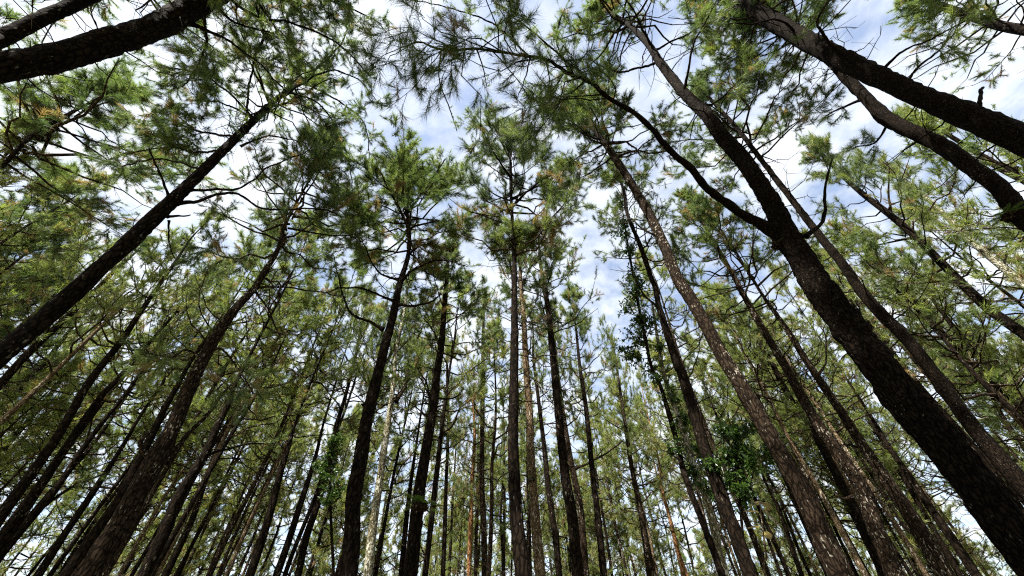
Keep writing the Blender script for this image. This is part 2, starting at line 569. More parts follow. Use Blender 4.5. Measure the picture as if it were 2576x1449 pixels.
def pine(label, bark, D, trace, ht=None, hb=None, R=2.7, nb=32, tone=0.36, limbs=(), dead=15, dist_fix=None, brown=0.035,
         ntw=11, tufts=3, name='pine_tree', category='pine tree', group=None, crown=True, seed=None, big=False, thin=False):
    """A tree standing where its trunk shows in the photograph; D (metres) is its stem at the lowest traced point and sets how far off it stands."""
    rng = np.random.default_rng(seed if seed is not None else abs(hash_str(label)) % 100000)
    pts = parse(trace)
    d = dist_fix or diam_to_distance(pts, D)
    r0 = ray(pts[0][0], pts[0][1])
    az = unit(np.array([r0[0], r0[1]]))
    for px, py, w in pts:                       # the stem must be seen below its tip, so it cannot stand farther off than this
        r = ray(px, py); q = r[0] * az[0] + r[1] * az[1]
        if 0 < px < PW and py > 0 and q > 0.06:
            d = min(d, (max(ht or 0, 27.0) - 3.2) / max(r[2] / q, 0.01))
    P, rad = [], []
    for px, py, w in pts:
        r = ray(px, py)
        q = r[0] * az[0] + r[1] * az[1]
        if q < 0.06:
            break
        p = EYE + r * (d / q)
        if p[2] > 30.0:
            break
        P.append(p)
    P = np.array(P)
    T = unit(np.gradient(P, axis=0))
    for (px, py, w), p, t, k in zip(pts, P, T, range(len(P))):
        j = min(k + 1, len(pts) - 1); i = max(j - 1, 0)
        tt = pts[j][:2] - pts[i][:2]; tt = tt / (np.linalg.norm(tt) + 1e-9)
        nrm = np.array([-tt[1], tt[0]]) * w / 2
        e1, e2 = ray(px + nrm[0], py + nrm[1]), ray(px - nrm[0], py - nrm[1])
        e1 = unit(e1 - t * e1.dot(t)); e2 = unit(e2 - t * e2.dot(t))
        ang = math.acos(max(-1, min(1, e1.dot(e2))))
        v = p - EYE
        perp = np.linalg.norm(v - t * v.dot(t))
        rad.append(perp * math.sin(ang / 2))
    rad = np.array(rad)
    for i in range(1, len(rad)):
        rad[i] = min(rad[i], rad[i - 1] * 1.18, max(rad[:i]) * 1.08)
    # down to the ground
    lean = (P[min(2, len(P) - 1)] - P[0]) / max(0.3, (P[min(2, len(P) - 1)] - P[0])[2])
    h0 = P[0][2]
    if h0 > 0.4:
        lean2 = np.clip(lean[:2], -0.12, 0.12)
        foot = P[0] - np.array([lean2[0] * h0, lean2[1] * h0, h0])
        midp = P[0] * 0.55 + foot * 0.45; midp[:2] = P[0][:2] * 0.5 + foot[:2] * 0.5
        P = np.vstack([foot - [0, 0, 0.15], foot + [0, 0, 0.35], midp, P])
        rad = np.concatenate([[rad[0] * 1.55, rad[0] * 1.22, rad[0] * 1.06], rad])
    else:
        foot = P[0].copy(); foot[2] = 0
    # up to the tip
    h_tr = P[-1][2]
    if ht is None:
        ht = max(min(h_tr * 1.05 + 0.8, h_tr + 1.2), rng.uniform(20.5, 24.5))
    if ht > h_tr + 0.3:
        dirn = unit(P[-1] - P[-2]); dirn = unit(dirn * 0.6 + np.array([0, 0, 0.8]))
        tip = P[-1] + dirn / dirn[2] * (ht - h_tr)
        mid = (P[-1] + tip) / 2 + rng.normal(0, 0.02, 3) * (ht - h_tr)
        P = np.vstack([P, mid, tip]); rad = np.concatenate([rad, [max(rad[-1] * 0.6, 0.02), 0.012]])
    else:
        ht = h_tr
    origin = np.array([foot[0], foot[1], 0.0])
    near = d < 9
    mid_ = d < 20
    dist = math.hypot(d, 13)
    k = int(np.clip(2 * math.pi * rad.max() / 0.028, 24, 56)) if near else (18 if mid_ else 10)
    path, rr = spline(P - origin, rad, 0.055 if near else (0.14 if mid_ else 0.5))
    g = Geo()
    rel = bark_relief(path, rr, k, 0.26 if near else 0.2, rng) if mid_ else None
    g.add(*tube(path, rr, k, rel))
    REPORT.append((label[:46], round(d, 1), round(float(rad.max()) * 2 / 1.55, 2), round(h_tr, 1), round(ht, 1)))
    root = empty(name, origin, label=label, category=category)
    if group:
        root['group'] = group
    link('trunk', g.mesh('trunk', [BARK[bark]], smooth=not near), root)

    def axis_at(h):
        i = int(np.clip(np.searchsorted(path[:, 2], h), 1, len(path) - 1))
        return path[i], rr[i]

    crown_g = Geo()
    joined = Geo()
    limb_mat = BARK[bark if bark in ('dark', 'fleck', 'brown') else 'brown']

    def sink(pth, r_):
        if mid_:
            b = Geo(); b.add(*tube(pth, r_, 6)); link('branch', b.mesh('branch', [limb_mat], smooth=True), root)
        else:
            joined.add(*tube(pth, r_, 4))

    for lb in limbs:
        tr, off, fol = lb[0], lb[1], lb[2]
        lp = parse(tr)
        Q, q_r = [], []
        r = ray(lp[0][0], lp[0][1]); dd0 = d / max(r[0] * az[0] + r[1] * az[1], 0.12)
        high = r[2] / np.linalg.norm(r) > 0.62           # limbs overhead spread at about the height they leave the stem
        for n_, (px, py, w) in enumerate(lp):
            r = ray(px, py)
            q = r[0] * az[0] + r[1] * az[1]
            f_ = n_ / max(1, len(lp) - 1)
            dd = (dd0 * ray(lp[0][0], lp[0][1])[2] + (off + 1.0) * f_) / r[2] if high else (d + off * f_) / max(q, 0.12)
            Q.append(EYE + r * dd - origin); q_r.append(max(0.006, 0.5 * w / FPX * dd))
        Q = np.array(Q); q_r = np.array(q_r)
        lpath, lr = spline(Q, q_r, 0.08 if mid_ else 0.4)
        s_ = np.concatenate([[0], np.cumsum(np.linalg.norm(np.diff(lpath, axis=0), axis=1))])
        lr = lr * (1 + 0.7 * np.exp(-s_ / 0.15) + 0.07 * np.sin(s_ * 17 + rng.uniform(0, 6)) + rng.normal(0, 0.05, len(s_)))
        lpath = lpath + (np.sin(s_[:, None] * np.array([5.1, 6.3, 4.4]) + rng.uniform(0, 6, 3)) * 0.018 + rng.normal(0, 0.006, lpath.shape)) * np.clip(s_ / 0.4, 0, 1)[:, None]
        b = Geo(); b.add(*tube(lpath, lr, 8)); link('branch', b.mesh('branch', [limb_mat], smooth=True), root)
        if fol:
            st = lb[3] if len(lb) > 3 else 0.4
            tl = lb[4] if len(lb) > 4 else 0.8
            lbrown = lb[5] if len(lb) > 5 else brown
            if fol >= 24:                     # second-order boughs first, so the needles hang in loose sprays
                for _ in range(fol // 7):
                    i_ = int((st + (1 - st) * rng.random()) * (len(lpath) - 2))
                    t_ = unit(lpath[i_ + 1] - lpath[i_])
                    dv = unit(t_ * rng.uniform(0.1, 0.9) + rng.normal(0, 0.75, 3) * np.array([1, 1, 0.55]) - np.array([0, 0, 0.05]))
                    L_ = tl * rng.uniform(0.7, 2.0)
                    sb = wander(lpath[i_], lpath[i_] + dv * L_, 6, 0.4, rng, 0.15)
                    r_ = min(0.012, lr[i_] * 0.6)
                    joined.add(*tube(sb, np.linspace(r_, 0.004, 6), 5))
                    sprigs(crown_g, sb, 0.3, 6, 0.42, tufts, min(dist, np.linalg.norm(Q[-1] + origin - EYE)), tone - 0.05 + rng.normal(0, .08), rng, lbrown, droop=0.45, upbias=0.0)
                fol = fol // 4
            sprigs(crown_g, lpath, st, int(fol * 0.9), tl, tufts, min(dist, np.linalg.norm(Q[-1] + origin - EYE)), tone - 0.05, rng, lbrown, droop=0.45, upbias=0.05)

    if crown:
        shared = True
        hb_ = hb if hb is not None else ht * (0.57 if d < 20 else 0.5)
        if shared:
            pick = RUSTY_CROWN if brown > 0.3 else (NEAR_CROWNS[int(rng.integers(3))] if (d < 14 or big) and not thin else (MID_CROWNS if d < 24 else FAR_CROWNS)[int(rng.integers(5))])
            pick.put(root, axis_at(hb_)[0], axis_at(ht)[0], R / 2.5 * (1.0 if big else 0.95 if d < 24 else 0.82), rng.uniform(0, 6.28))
        else:
            grow_crown(crown_g, sink, axis_at, hb_, ht, R, int(nb * 1.15), dist, rng, tone, 16, 4, brown)
        # dead, bare branch stubs below the crown
        for i in range(dead):
            h = rng.uniform(hb_ * 0.45, hb_ * 1.0)
            p, r = axis_at(h)
            a_ = rng.uniform(0, 6.28); L = rng.uniform(0.4, 1.9)
            b_ = p + L * np.array([math.cos(a_), math.sin(a_), rng.uniform(-0.1, 0.55)])
            pth = wander(p, b_, 6, 0.3, rng, 0.2)
            sink(pth, np.linspace(min(r * 0.5, 0.02), 0.005, 6))
            if mid_:
                add_sticks(joined, pth[2:5], pth[2:5] + rng.normal(0, 0.25, (3, 3)) * L, np.full(3, .007), np.full(3, .003), 0)
    if joined.n:
        link('dead_branches', joined.mesh('dead_branches', [limb_mat], smooth=True), root, kind='stuff')
    if crown_g.n:
        link('crown', crown_g.mesh('crown', [NEEDLE, TWIG], tone=True), root, kind='stuff')
    TREES[label] = (root, axis_at, d, az, origin)
    return TREES[label]


def hash_str(s):
    h = 5381
    for c in s:
        h = (h * 33 + ord(c)) & 0x7fffffff
    return h


# ------------------------------------------------------------------ the ground
gg = Geo()
xs = np.concatenate([np.linspace(-900, -90, 10), np.linspace(-80, 80, 65), np.linspace(90, 900, 10)])
X, Y = np.meshgrid(xs, xs, indexing='ij')
Z = 0.12 * np.sin(X * 0.21) * np.cos(Y * 0.17) * np.clip((np.hypot(X, Y) - 2) / 10, 0, 1) - 0.02
n_ = len(xs)
gi, gj = np.meshgrid(np.arange(n_ - 1), np.arange(n_ - 1), indexing='ij')
gg.add(np.stack([X, Y, Z], -1).reshape(-1, 3), np.stack([gi * n_ + gj, (gi + 1) * n_ + gj, (gi + 1) * n_ + gj + 1, gi * n_ + gj + 1], -1).reshape(-1, 4))
link('ground', gg.mesh('ground', [ground_material()], smooth=True), None, kind='structure')

# ------------------------------------------------------------------ pines seen one by one, near ones first
# --- left side
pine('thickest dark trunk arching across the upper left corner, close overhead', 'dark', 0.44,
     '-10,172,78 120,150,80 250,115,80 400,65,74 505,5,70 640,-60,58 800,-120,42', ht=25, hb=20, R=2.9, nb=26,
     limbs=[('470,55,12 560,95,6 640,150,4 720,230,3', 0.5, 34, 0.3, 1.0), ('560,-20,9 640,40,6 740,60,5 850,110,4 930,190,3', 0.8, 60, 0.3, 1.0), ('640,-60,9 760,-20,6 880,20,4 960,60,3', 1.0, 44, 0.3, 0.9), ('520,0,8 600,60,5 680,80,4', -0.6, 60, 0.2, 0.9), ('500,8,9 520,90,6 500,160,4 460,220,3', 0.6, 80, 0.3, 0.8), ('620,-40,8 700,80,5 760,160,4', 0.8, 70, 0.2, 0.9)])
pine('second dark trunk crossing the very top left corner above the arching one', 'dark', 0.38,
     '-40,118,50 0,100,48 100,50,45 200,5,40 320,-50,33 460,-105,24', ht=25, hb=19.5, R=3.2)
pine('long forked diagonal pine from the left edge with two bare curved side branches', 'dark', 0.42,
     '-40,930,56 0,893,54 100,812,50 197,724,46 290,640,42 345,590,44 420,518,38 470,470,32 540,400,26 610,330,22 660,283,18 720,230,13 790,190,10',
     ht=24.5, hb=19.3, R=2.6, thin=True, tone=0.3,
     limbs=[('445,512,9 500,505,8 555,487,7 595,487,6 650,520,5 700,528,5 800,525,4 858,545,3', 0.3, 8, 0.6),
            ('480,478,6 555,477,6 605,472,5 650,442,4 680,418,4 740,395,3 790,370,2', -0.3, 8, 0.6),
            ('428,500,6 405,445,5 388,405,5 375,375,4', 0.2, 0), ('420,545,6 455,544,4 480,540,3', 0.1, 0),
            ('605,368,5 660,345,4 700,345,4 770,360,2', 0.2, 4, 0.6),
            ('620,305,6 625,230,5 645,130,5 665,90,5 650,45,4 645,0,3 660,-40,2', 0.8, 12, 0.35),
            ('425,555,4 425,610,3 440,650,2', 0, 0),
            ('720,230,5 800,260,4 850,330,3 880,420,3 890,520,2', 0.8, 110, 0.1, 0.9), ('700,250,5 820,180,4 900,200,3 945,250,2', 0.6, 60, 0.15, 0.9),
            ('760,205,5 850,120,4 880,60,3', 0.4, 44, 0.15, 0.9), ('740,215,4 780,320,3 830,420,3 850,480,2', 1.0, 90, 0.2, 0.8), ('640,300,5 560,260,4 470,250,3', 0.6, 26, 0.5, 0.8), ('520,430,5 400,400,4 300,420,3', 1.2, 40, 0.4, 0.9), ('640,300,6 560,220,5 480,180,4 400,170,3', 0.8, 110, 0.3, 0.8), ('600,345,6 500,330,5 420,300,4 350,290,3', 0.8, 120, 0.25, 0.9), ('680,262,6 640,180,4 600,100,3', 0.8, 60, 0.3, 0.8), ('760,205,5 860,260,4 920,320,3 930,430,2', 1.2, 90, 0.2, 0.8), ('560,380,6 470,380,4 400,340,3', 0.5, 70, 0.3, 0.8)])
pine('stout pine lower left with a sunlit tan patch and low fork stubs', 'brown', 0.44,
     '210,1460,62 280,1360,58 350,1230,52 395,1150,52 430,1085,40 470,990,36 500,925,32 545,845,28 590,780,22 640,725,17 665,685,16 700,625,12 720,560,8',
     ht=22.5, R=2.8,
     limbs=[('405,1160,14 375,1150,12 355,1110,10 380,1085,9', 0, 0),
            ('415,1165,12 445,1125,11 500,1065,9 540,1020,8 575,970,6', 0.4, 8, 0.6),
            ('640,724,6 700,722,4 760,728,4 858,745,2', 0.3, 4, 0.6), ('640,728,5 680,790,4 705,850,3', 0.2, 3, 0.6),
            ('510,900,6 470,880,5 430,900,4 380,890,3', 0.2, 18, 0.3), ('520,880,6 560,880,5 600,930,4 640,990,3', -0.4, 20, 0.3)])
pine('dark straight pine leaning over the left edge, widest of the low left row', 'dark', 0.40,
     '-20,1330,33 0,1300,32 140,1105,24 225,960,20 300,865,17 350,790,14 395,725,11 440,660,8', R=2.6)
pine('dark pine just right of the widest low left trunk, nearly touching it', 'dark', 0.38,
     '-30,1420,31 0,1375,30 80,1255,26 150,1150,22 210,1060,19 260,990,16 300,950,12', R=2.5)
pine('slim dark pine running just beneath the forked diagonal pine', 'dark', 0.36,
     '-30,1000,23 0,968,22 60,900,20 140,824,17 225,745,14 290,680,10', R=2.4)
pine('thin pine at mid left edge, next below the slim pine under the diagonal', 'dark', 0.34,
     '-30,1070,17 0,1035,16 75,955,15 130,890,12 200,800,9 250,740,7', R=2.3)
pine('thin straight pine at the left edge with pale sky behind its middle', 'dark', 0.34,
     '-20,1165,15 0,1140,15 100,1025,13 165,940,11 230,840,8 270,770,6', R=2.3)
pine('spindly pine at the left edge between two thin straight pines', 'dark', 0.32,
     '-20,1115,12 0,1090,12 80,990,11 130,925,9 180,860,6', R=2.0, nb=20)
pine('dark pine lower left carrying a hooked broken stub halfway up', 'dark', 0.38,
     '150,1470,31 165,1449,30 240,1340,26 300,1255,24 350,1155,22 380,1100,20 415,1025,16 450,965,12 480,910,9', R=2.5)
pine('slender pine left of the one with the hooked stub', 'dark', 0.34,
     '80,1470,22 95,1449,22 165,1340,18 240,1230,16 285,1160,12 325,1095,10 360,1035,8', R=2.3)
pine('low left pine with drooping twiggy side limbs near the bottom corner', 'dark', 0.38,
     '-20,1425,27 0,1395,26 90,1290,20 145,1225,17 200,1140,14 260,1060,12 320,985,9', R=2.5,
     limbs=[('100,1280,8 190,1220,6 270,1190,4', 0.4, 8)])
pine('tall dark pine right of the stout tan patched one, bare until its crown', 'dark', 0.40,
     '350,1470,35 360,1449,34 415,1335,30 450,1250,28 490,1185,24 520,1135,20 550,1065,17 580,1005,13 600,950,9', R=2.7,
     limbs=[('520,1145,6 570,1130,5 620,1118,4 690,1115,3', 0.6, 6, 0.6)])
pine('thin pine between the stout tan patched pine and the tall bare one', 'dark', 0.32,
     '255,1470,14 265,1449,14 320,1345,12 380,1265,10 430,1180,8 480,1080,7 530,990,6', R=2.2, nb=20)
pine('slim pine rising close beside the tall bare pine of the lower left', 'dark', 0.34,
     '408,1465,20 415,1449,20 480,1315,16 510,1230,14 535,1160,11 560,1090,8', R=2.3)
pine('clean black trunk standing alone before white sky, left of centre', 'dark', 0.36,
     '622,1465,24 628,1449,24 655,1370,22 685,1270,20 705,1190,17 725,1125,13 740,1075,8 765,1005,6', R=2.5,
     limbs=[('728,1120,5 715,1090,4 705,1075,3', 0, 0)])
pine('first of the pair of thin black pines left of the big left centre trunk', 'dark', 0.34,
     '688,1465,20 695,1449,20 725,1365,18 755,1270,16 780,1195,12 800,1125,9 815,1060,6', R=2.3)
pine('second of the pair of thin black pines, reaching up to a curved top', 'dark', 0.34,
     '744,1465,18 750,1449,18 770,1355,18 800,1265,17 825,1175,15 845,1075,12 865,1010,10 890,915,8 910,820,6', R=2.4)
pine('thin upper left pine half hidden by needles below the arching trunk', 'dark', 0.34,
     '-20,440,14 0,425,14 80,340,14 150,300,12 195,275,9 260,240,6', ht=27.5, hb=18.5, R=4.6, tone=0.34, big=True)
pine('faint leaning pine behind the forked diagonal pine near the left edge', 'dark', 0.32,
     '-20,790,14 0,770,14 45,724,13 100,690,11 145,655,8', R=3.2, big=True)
pine('small dark stem at the left edge above the forked diagonal pine', 'dark', 0.32,
     '-20,590,13 20,560,12 70,510,10 120,470,7', R=3.8, big=True)
# --- middle
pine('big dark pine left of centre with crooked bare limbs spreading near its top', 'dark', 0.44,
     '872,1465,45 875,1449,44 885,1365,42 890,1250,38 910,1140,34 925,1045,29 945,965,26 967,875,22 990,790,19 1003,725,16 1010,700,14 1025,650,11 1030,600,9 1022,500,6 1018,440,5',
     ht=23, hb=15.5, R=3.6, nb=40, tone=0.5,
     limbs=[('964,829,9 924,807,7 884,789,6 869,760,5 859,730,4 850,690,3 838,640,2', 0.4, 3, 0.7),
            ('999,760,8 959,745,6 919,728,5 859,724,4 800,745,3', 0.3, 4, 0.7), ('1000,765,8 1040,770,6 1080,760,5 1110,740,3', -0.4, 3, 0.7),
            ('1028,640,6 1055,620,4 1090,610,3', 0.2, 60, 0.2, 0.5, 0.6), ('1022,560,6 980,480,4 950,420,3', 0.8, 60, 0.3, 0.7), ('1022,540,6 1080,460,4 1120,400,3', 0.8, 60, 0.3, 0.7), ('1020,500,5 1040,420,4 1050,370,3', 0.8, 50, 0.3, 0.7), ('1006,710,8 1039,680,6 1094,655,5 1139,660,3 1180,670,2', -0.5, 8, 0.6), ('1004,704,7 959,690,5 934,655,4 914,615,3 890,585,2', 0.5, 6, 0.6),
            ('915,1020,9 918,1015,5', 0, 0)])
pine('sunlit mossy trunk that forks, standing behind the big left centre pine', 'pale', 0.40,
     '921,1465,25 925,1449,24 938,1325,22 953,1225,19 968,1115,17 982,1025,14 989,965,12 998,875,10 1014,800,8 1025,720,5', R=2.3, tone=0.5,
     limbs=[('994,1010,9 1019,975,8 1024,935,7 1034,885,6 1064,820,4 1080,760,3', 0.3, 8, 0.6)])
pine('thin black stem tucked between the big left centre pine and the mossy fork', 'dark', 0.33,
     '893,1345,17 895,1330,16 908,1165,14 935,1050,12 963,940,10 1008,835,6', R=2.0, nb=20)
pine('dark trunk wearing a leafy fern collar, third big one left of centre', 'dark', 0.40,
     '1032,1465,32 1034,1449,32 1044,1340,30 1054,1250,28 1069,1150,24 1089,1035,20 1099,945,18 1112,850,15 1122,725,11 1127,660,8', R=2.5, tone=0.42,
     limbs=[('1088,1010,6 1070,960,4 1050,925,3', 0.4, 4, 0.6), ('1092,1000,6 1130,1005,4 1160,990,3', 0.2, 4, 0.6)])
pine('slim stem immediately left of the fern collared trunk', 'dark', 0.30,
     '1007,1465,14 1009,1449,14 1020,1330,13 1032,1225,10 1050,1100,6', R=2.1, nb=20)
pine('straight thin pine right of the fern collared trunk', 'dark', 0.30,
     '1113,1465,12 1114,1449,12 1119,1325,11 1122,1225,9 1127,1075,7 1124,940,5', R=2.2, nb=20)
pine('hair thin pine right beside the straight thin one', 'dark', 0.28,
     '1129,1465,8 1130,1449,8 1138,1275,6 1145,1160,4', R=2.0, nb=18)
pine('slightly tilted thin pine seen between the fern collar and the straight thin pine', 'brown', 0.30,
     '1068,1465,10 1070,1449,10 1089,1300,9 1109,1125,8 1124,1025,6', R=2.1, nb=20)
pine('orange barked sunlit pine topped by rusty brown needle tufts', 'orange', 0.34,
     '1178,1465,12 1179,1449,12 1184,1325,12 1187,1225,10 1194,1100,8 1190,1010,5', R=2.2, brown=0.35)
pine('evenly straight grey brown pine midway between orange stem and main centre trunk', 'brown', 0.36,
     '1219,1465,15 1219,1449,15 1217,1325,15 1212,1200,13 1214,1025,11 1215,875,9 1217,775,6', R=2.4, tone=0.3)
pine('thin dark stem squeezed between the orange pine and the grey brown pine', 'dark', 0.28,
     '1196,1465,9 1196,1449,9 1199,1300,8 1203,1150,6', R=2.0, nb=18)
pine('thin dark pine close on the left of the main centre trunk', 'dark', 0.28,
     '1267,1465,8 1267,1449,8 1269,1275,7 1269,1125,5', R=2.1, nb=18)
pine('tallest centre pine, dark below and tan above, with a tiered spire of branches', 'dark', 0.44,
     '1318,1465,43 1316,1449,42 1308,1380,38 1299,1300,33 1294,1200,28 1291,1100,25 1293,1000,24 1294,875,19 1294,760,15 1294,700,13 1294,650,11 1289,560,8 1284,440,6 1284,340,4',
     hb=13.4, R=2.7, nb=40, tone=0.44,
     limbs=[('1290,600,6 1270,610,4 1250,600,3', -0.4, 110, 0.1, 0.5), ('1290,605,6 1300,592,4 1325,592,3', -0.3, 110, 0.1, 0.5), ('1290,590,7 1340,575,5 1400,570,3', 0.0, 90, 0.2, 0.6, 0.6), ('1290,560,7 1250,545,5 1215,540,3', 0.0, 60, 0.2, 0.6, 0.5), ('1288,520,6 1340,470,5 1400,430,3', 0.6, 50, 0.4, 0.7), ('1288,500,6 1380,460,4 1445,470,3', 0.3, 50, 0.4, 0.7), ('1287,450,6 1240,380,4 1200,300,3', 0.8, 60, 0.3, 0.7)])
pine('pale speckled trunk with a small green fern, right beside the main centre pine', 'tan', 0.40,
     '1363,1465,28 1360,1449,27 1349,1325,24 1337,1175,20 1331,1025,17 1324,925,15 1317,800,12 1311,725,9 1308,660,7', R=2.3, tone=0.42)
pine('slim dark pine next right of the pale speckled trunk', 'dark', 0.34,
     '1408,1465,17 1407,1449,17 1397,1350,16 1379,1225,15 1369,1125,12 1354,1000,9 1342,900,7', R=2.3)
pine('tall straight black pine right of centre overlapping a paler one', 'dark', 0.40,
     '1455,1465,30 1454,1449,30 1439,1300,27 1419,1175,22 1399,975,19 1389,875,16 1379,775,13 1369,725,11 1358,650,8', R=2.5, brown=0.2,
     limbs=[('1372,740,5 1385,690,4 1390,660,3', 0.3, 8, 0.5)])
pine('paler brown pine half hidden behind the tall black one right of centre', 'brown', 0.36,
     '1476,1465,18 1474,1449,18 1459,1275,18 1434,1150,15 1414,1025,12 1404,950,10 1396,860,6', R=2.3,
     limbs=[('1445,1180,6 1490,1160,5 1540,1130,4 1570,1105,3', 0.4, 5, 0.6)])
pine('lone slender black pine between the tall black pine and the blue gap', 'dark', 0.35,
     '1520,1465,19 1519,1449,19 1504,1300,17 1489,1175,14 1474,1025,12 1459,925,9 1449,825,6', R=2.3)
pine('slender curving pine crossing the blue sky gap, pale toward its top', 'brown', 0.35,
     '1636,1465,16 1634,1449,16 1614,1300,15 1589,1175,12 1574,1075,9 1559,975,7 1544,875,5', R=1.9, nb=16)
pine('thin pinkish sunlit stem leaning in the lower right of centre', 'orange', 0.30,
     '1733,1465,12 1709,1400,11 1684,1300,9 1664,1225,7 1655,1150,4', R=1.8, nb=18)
# --- right
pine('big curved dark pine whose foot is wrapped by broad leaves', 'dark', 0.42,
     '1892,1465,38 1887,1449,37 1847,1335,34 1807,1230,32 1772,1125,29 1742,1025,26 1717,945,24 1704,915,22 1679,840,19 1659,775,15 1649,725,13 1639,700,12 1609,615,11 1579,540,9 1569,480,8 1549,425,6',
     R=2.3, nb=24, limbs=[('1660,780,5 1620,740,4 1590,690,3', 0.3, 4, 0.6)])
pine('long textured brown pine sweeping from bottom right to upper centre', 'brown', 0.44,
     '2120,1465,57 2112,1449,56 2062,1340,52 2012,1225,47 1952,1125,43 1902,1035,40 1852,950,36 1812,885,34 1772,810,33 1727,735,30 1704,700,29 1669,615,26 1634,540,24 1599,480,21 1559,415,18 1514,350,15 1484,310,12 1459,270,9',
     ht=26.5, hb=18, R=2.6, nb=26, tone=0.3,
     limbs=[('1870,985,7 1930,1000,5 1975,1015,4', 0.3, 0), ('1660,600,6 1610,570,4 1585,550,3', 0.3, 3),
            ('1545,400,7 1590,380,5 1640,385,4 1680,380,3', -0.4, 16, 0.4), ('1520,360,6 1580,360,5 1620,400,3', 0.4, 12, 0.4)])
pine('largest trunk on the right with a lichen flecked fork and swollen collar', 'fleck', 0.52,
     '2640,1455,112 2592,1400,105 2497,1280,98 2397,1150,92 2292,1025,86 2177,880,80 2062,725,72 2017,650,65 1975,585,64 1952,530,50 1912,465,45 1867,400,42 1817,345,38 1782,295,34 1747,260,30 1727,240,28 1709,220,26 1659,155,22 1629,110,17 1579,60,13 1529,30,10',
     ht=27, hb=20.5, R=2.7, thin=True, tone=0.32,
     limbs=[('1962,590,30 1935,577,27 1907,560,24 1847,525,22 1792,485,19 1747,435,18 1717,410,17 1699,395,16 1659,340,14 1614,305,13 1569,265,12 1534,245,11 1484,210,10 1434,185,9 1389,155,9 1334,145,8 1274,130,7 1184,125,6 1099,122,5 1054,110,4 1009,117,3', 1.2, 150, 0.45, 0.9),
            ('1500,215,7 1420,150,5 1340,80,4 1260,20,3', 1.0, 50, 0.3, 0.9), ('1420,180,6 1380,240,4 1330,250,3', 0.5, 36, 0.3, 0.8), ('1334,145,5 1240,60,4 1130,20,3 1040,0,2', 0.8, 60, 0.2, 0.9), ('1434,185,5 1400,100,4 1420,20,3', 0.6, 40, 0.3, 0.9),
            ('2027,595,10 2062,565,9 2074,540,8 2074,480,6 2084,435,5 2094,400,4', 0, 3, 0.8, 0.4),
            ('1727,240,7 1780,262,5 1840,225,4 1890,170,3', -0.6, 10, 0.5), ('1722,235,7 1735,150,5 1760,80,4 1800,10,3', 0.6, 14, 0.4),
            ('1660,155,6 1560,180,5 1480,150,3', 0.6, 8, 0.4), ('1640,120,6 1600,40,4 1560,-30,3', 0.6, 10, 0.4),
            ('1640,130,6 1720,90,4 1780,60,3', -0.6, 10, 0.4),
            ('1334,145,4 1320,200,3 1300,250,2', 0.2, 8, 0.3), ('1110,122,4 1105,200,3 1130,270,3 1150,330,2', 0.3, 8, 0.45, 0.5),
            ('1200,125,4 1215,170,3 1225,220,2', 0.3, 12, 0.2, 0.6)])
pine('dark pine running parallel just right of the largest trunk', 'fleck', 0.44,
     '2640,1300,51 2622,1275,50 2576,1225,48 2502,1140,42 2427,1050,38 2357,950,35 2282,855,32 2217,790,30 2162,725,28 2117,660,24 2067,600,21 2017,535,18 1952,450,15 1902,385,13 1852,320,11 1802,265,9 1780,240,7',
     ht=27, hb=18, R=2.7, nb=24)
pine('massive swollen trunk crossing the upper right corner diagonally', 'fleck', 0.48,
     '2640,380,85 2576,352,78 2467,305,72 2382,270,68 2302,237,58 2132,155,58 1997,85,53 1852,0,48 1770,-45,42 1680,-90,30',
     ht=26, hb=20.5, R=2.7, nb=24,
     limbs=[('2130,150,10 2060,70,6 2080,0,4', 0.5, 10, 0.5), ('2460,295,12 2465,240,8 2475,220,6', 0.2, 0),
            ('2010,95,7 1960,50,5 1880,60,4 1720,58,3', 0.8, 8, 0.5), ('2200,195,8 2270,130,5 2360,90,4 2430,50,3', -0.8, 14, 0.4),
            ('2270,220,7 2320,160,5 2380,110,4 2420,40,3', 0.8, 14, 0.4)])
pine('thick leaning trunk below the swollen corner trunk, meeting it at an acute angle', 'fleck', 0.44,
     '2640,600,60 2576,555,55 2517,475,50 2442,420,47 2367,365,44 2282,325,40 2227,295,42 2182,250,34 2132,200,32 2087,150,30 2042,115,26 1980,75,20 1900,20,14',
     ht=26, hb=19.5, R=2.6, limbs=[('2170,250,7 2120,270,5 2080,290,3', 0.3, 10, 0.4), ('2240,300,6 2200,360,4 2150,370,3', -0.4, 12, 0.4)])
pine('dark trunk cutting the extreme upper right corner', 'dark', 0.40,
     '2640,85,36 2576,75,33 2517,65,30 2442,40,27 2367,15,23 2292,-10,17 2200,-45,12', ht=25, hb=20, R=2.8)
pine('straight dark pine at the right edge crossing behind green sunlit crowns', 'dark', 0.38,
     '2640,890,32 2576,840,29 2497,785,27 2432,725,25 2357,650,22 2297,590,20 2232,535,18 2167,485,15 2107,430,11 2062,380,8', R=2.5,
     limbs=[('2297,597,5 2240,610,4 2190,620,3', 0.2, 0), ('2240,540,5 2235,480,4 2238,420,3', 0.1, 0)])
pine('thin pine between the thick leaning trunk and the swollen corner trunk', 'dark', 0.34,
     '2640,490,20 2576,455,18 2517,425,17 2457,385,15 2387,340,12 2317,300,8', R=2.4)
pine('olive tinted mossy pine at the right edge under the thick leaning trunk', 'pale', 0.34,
     '2580,720,22 2507,660,20 2442,605,18 2392,555,16 2327,495,13 2267,445,8', R=2.4, tone=0.5)
